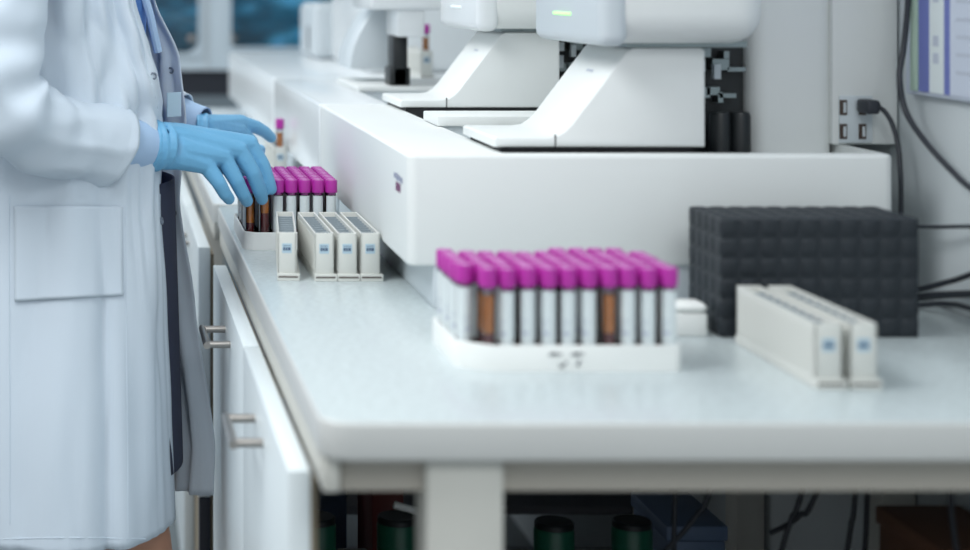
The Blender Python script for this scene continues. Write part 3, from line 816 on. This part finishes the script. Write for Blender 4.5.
# sewn seams: pocket welt, side seam and hem
def seam(pxs, w=.0016, m='coat'):
    bm = N(); pts = []
    for px, py in pxs:
        loc, nr = hit(px, py)
        if loc is not None: pts.append(loc+nr*.0012)
    if len(pts) > 2: tube(bm, pts, w, 6); prel(obj('seam', bm, m, coat))
    else: bm.free()
seam([(125+.06*i*1.0, 206+i*7) for i in range(48)], .0007)
seam([(-5+150*i/24, 539-1.5*math.sin(i/24*PI)) for i in range(25)], .0007)
seam([(9+.02*i, 196+i*8) for i in range(42)], .0012)
seam([(146+.0*i+30*(i/40)**.8*.0+(0 if i < 0 else tab([(0, -14), (60, 0), (110, 11), (200, 10), (500, 20)], i*12)), i*12) for i in range(10)], .001)
# snap fasteners
for px, py, m in ((153, 76, 'snap'), (160, 221, 'snap'), (140, 5, 'snap')):
    loc, nr = hit(px, py)
    if loc is None: continue
    bm = N(); rot = nr.to_track_quat('Z', 'Y').to_matrix().to_4x4()
    lathe(bm, [(.0028, 0), (.0052, 0), (.0052, .0016), (.0044, .0022), (.0034, .0022), (.0028, .001), (.0028, 0)], 20)
    bm.transform(Matrix.Translation(loc+nr*.0014) @ rot); prel(obj('snap_fastener', bm, m, coat))
for px, py, m, Y in ((172, 70, 'snap', 0), (162, 2, 'snap', 0), (174, 213, 'black', 0)):
    loc, nr = hit(px, py)
    if loc is None: continue
    bm = N(); rot = nr.to_track_quat('Z', 'Y').to_matrix().to_4x4()
    lathe(bm, [(.0026, 0), (.0050, 0), (.0050, .0016), (.0042, .0022), (.0032, .0022), (.0026, .001), (.0026, 0)], 20)
    bm.transform(Matrix.Translation(loc+nr*.0014) @ rot); prel(obj('snap_fastener', bm, m, coat))
# sleeves
def sleeve(S, E, W, end, r0, r1, r2, seed):
    K = E+(S-E).normalized()*.10; K2 = E+(W-E).normalized()*.10; Q = (E+K.lerp(K2, .5))/2
    inw = Vector((0, .10 if S.y < 2.46 else -.10, .0))
    pts = [S+inw+Vector((.01, 0, .0)), S+inw*.28+Vector((0, 0, -.012)), S.lerp(K, .55), K, Q, K2, E.lerp(W, (.1/(W-E).length+end)/2), E.lerp(W, end)]
    def rad(u): return r0+(r1-r0)*min(1, u/.5) if u < .5 else r1+(r2-r1)*(u-.5)/.5
    def disp(u, a, p, o):
        g_ = math.exp(-((u-.56)/.16)**2)
        d = .006*g_*math.sin(u*58+2.0*math.sin(a+seed))+.003*math.sin(u*24+a*1.5+seed)*(1-u)
        d += .009*noise.noise(p*11+Vector((seed, 0, 0)))+.0025*noise.noise(p*34)
        d += .0025*math.sin(u*30+a*2+seed)*max(0, u-.6)
        if u > .975: d += .0012
        rr_ = 1-abs(noise.noise(Vector((p.x*9+o.x*.5+seed, p.y*9, p.z*16+o.z*.9)) + o*.6)); d += .011*(rr_**4-.35)*(.35+.65*g_)
        return d
    bm = N(); tube(bm, pts, r1, 56, 90, False, rad, disp)
    bm.verts.ensure_lookup_table(); ax_ = (W-E).normalized()
    mid = [bm.verts[i*56+k] for i in range(26, 66) for k in range(56)]
    for _ in range(4): bmesh.ops.smooth_vert(bm, verts=mid, factor=.5, use_axis_x=True, use_axis_y=True, use_axis_z=True)
    bm.verts.ensure_lookup_table()
    for i in range(72, 91):     # the cuff edge is cut slanting
        ring = [bm.verts[i*56+k] for k in range(56)]; cz = sum(v.co.z for v in ring)/56
        for v in ring: v.co += ax_*((v.co.z-cz)*.24*((i-72)/18))
    return solid(prel(obj('sleeve', bm, 'coat', coat, ang=180)), .0024)
RWs = P(150, 154, 2.355)
sleeve(RS, RE, RWs, .76, .078, .058, .050, 1)
sleeve(LS, LE, LW, .84, .075, .055, .045, 5)
# shirt cuffs
def cuff(E, W, u0, u1, r):
    bm = N(); a, b = E.lerp(W, u0), E.lerp(W, u1)
    tube(bm, [a, a.lerp(b, .33), a.lerp(b, .66), b], r, 40, 16, False, lambda u: r*(1.08-.19*u), lambda u, a_, p, o: .0012*noise.noise(p*60))
    solid(prel(obj('cuff', bm, 'shirt', sh)), .002)
cuff(RE, P(150, 146, 2.36), .70, .985, .0345)
cuff(LE, LW, .8, 1.0, .031)
# identity card clipped to the coat's open front
bm = N(); a, b = P(167, 117, 2.50), P(181, 92, 2.515)
vs = [Vector((a.x, 2.497, a.z)), Vector((b.x, 2.517, a.z)), Vector((b.x, 2.517, b.z)), Vector((a.x, 2.497, b.z))]
bv = [bm.verts.new(v) for v in vs]; bm.faces.new(bv); bd = solid(prel(obj('identity_card', bm, 'badge', coat, smooth=False)), .0012)
# ---- gloves
def glove(chains, wrist, cuffring, label):
    bm = N()
    for ch in chains:
        for (pa, ra), (pb, rb) in zip(ch, ch[1:]): capsule(bm, pa, pb, ra, rb, 2)
    for c_, ax, r in cuffring:
        n_ = 20; u_ = ax.orthogonal().normalized(); v_ = ax.cross(u_)
        ring = [c_+(u_*math.cos(2*PI*i/n_)+v_*math.sin(2*PI*i/n_))*r for i in range(n_)]
        for i in range(n_): capsule(bm, ring[i], ring[(i+1) % n_], .0036, .0036, 1)
    return prel(remesh('glove', bm, 'glove', pers, .0017, 5, .5))
q = P
kn = {'p': q(206, 165, 2.375), 'r': q(223, 157, 2.392), 'm': q(238, 150, 2.410), 'i': q(249, 144, 2.428)}
wA, wB = q(153, 136, 2.36), q(153, 155, 2.362)
chains = [
    [(kn['p'], .0125), (q(219, 183, 2.372), .0102), (q(225, 194, 2.378), .0092), (q(229, 199, 2.388), .0083)],
    [(kn['r'], .0130), (q(236, 180, 2.392), .0108), (q(243, 194, 2.400), .0098), (q(247, 201, 2.412), .0088)],
    [(kn['m'], .0135), (q(253, 173, 2.412), .0112), (q(259, 189, 2.420), .0102), (q(262, 199, 2.430), .0090)],
    [(kn['i'], .0130), (q(263, 166, 2.430), .0108), (q(268, 180, 2.432), .0098), (q(271, 189, 2.434), .0088)],
    [(wA, .0205), (q(180, 138, 2.385), .021), (kn['i'], .0135)], [(wA, .0205), (q(182, 140, 2.38), .021), (kn['m'], .0140)],
    [(wB, .0205), (q(180, 150, 2.365), .021), (kn['r'], .0135)], [(wB, .0205), (q(178, 156, 2.36), .019), (kn['p'], .0130)],
    [(wA, .0205), (wB, .0205)], [(q(178, 140, 2.38), .020), (q(200, 152, 2.378), .0165)],
    [(q(178, 150, 2.40), .017), (q(208, 160, 2.45), .0145), (q(228, 168, 2.47), .0115), (q(243, 170, 2.47), .0095)],
    [(q(150, 137, 2.358), .0195), (wA, .0205)], [(q(150, 155, 2.36), .0195), (wB, .0205)],
]
ax = (q(180, 147, 2.38)-q(150, 145, 2.36)).normalized()
rings = []
for k, (u, r) in enumerate(((148.5, .0335), (152, .0315), (156, .0325), (161, .0295), (166, .0285))):
    rings.append((q(u, 145.5, 2.361), (ax+Vector((0, .05*(k % 2), .06*(k % 3)-.06))).normalized(), r))
glove(chains, None, rings, None)
lk = {'i': q(241, 123, 2.72), 'm': q(238, 131, 2.705), 'r': q(232, 140, 2.69), 'p': q(225, 148, 2.675)}
lw1, lw2 = q(206, 127, 2.655), q(206, 140, 2.655)
chains = [
    [(lk['i'], .0125), (q(256, 127, 2.735), .0108), (q(265, 132, 2.75), .0098), (q(271, 137.5, 2.762), .0088)],
    [(lk['m'], .0130), (q(251, 141, 2.72), .0108), (q(255, 153, 2.735), .0096), (q(254, 160, 2.74), .0086)],
    [(lk['r'], .0125), (q(243, 151, 2.705), .0105), (q(246, 162, 2.72), .0095), (q(245, 168, 2.725), .0085)],
    [(lk['p'], .0115), (q(234, 157, 2.685), .0095), (q(237, 166, 2.69), .0086), (q(236, 171, 2.70), .0078)],
    [(lw1, .0195), (lk['i'], .0135)], [(lw1, .0195), (lk['m'], .0140)], [(lw2, .0190), (lk['r'], .0135)], [(lw2, .0185), (lk['p'], .0125)], [(lw1, .0195), (lw2, .0190)],
    [(q(212, 138, 2.645), .0155), (q(232, 148, 2.62), .0125), (q(250, 152, 2.63), .0105), (q(260, 150, 2.655), .009)],
    [(q(198, 128, 2.652), .019), (lw1, .0195)], [(q(198, 140, 2.652), .0185), (lw2, .019)],
]
ax = Vector((1, 0, 0)); rings = [(q(u, 134, 2.653), (ax+Vector((0, 0, .05*(k % 2)))).normalized(), r) for k, (u, r) in enumerate(((198, .031), (202, .029), (206, .0295)))]
glove(chains, None, rings, None)

# ================================================================== LIGHT
def area(name, loc, rot, sx, sy, power, col=(1, 1, 1)):
    l = bpy.data.lights.new(name, 'AREA'); l.shape = 'RECTANGLE'; l.size = sx; l.size_y = sy; l.energy = power; l.color = col
    o = bpy.data.objects.new(name, l); C.objects.link(o); o.location = loc; o.rotation_euler = rot; return o
cool = (.95, .985, 1.0)
area('unseen_lamp', (-.6, 1.5, 2.2), (0, 0, 0), 1.0, 1.0, 19, cool)  # unseen lamp, hung low so the coat darkens towards its hem
area('unseen_lamp', (.6, -.4, 2.5), (0, 0, 0), 1.2, 1.2, 22, cool)
area('unseen_lamp', (-.5, 3.2, 2.55), (0, 0, 0), 1.2, 1.2, 14, cool)
area('unseen_lamp', (-1.0, 5.8, 2.6), (0, 0, 0), 1.2, 1.2, 20, cool)
area('daylight_window', (-3.4, 4.9, 1.9), (0, math.radians(-90), 0), 1.6, 3.4, 24, (.88, .95, 1.0))
area('unseen_lamp', (.6, FY+.3, 2.35), (0, 0, 0), 2.6, .25, 9, (.85, .97, 1.0))  # unseen lamp added to brighten the teal wall behind the windows
w = bpy.data.worlds.new('lab_world'); sc.world = w; w.use_nodes = True
b = w.node_tree.nodes['Background']; b.inputs[0].default_value = (.90, .965, 1.0, 1); b.inputs[1].default_value = .45

# ================================================================== CAMERA
cam = bpy.data.cameras.new('camera'); co = bpy.data.objects.new('camera', cam); C.objects.link(co)
co.location = CAM; co.rotation_euler = (PI/2, 0, 0)
cam.sensor_width = 36; cam.lens = F*36/970
cam.shift_x = (485-CX)/970; cam.shift_y = -(275-CY)/970
cam.clip_start = .05; cam.clip_end = 60
cam.dof.use_dof = True; cam.dof.focus_distance = 2.44; cam.dof.aperture_fstop = 2.8
sc.camera = co
vs_ = sc.view_settings; vs_.view_transform = 'Standard'; vs_.look = 'None'; vs_.gamma = 1; vs_.exposure = .40; vs_.use_curve_mapping = False
sc.cycles.transparent_max_bounces = 32
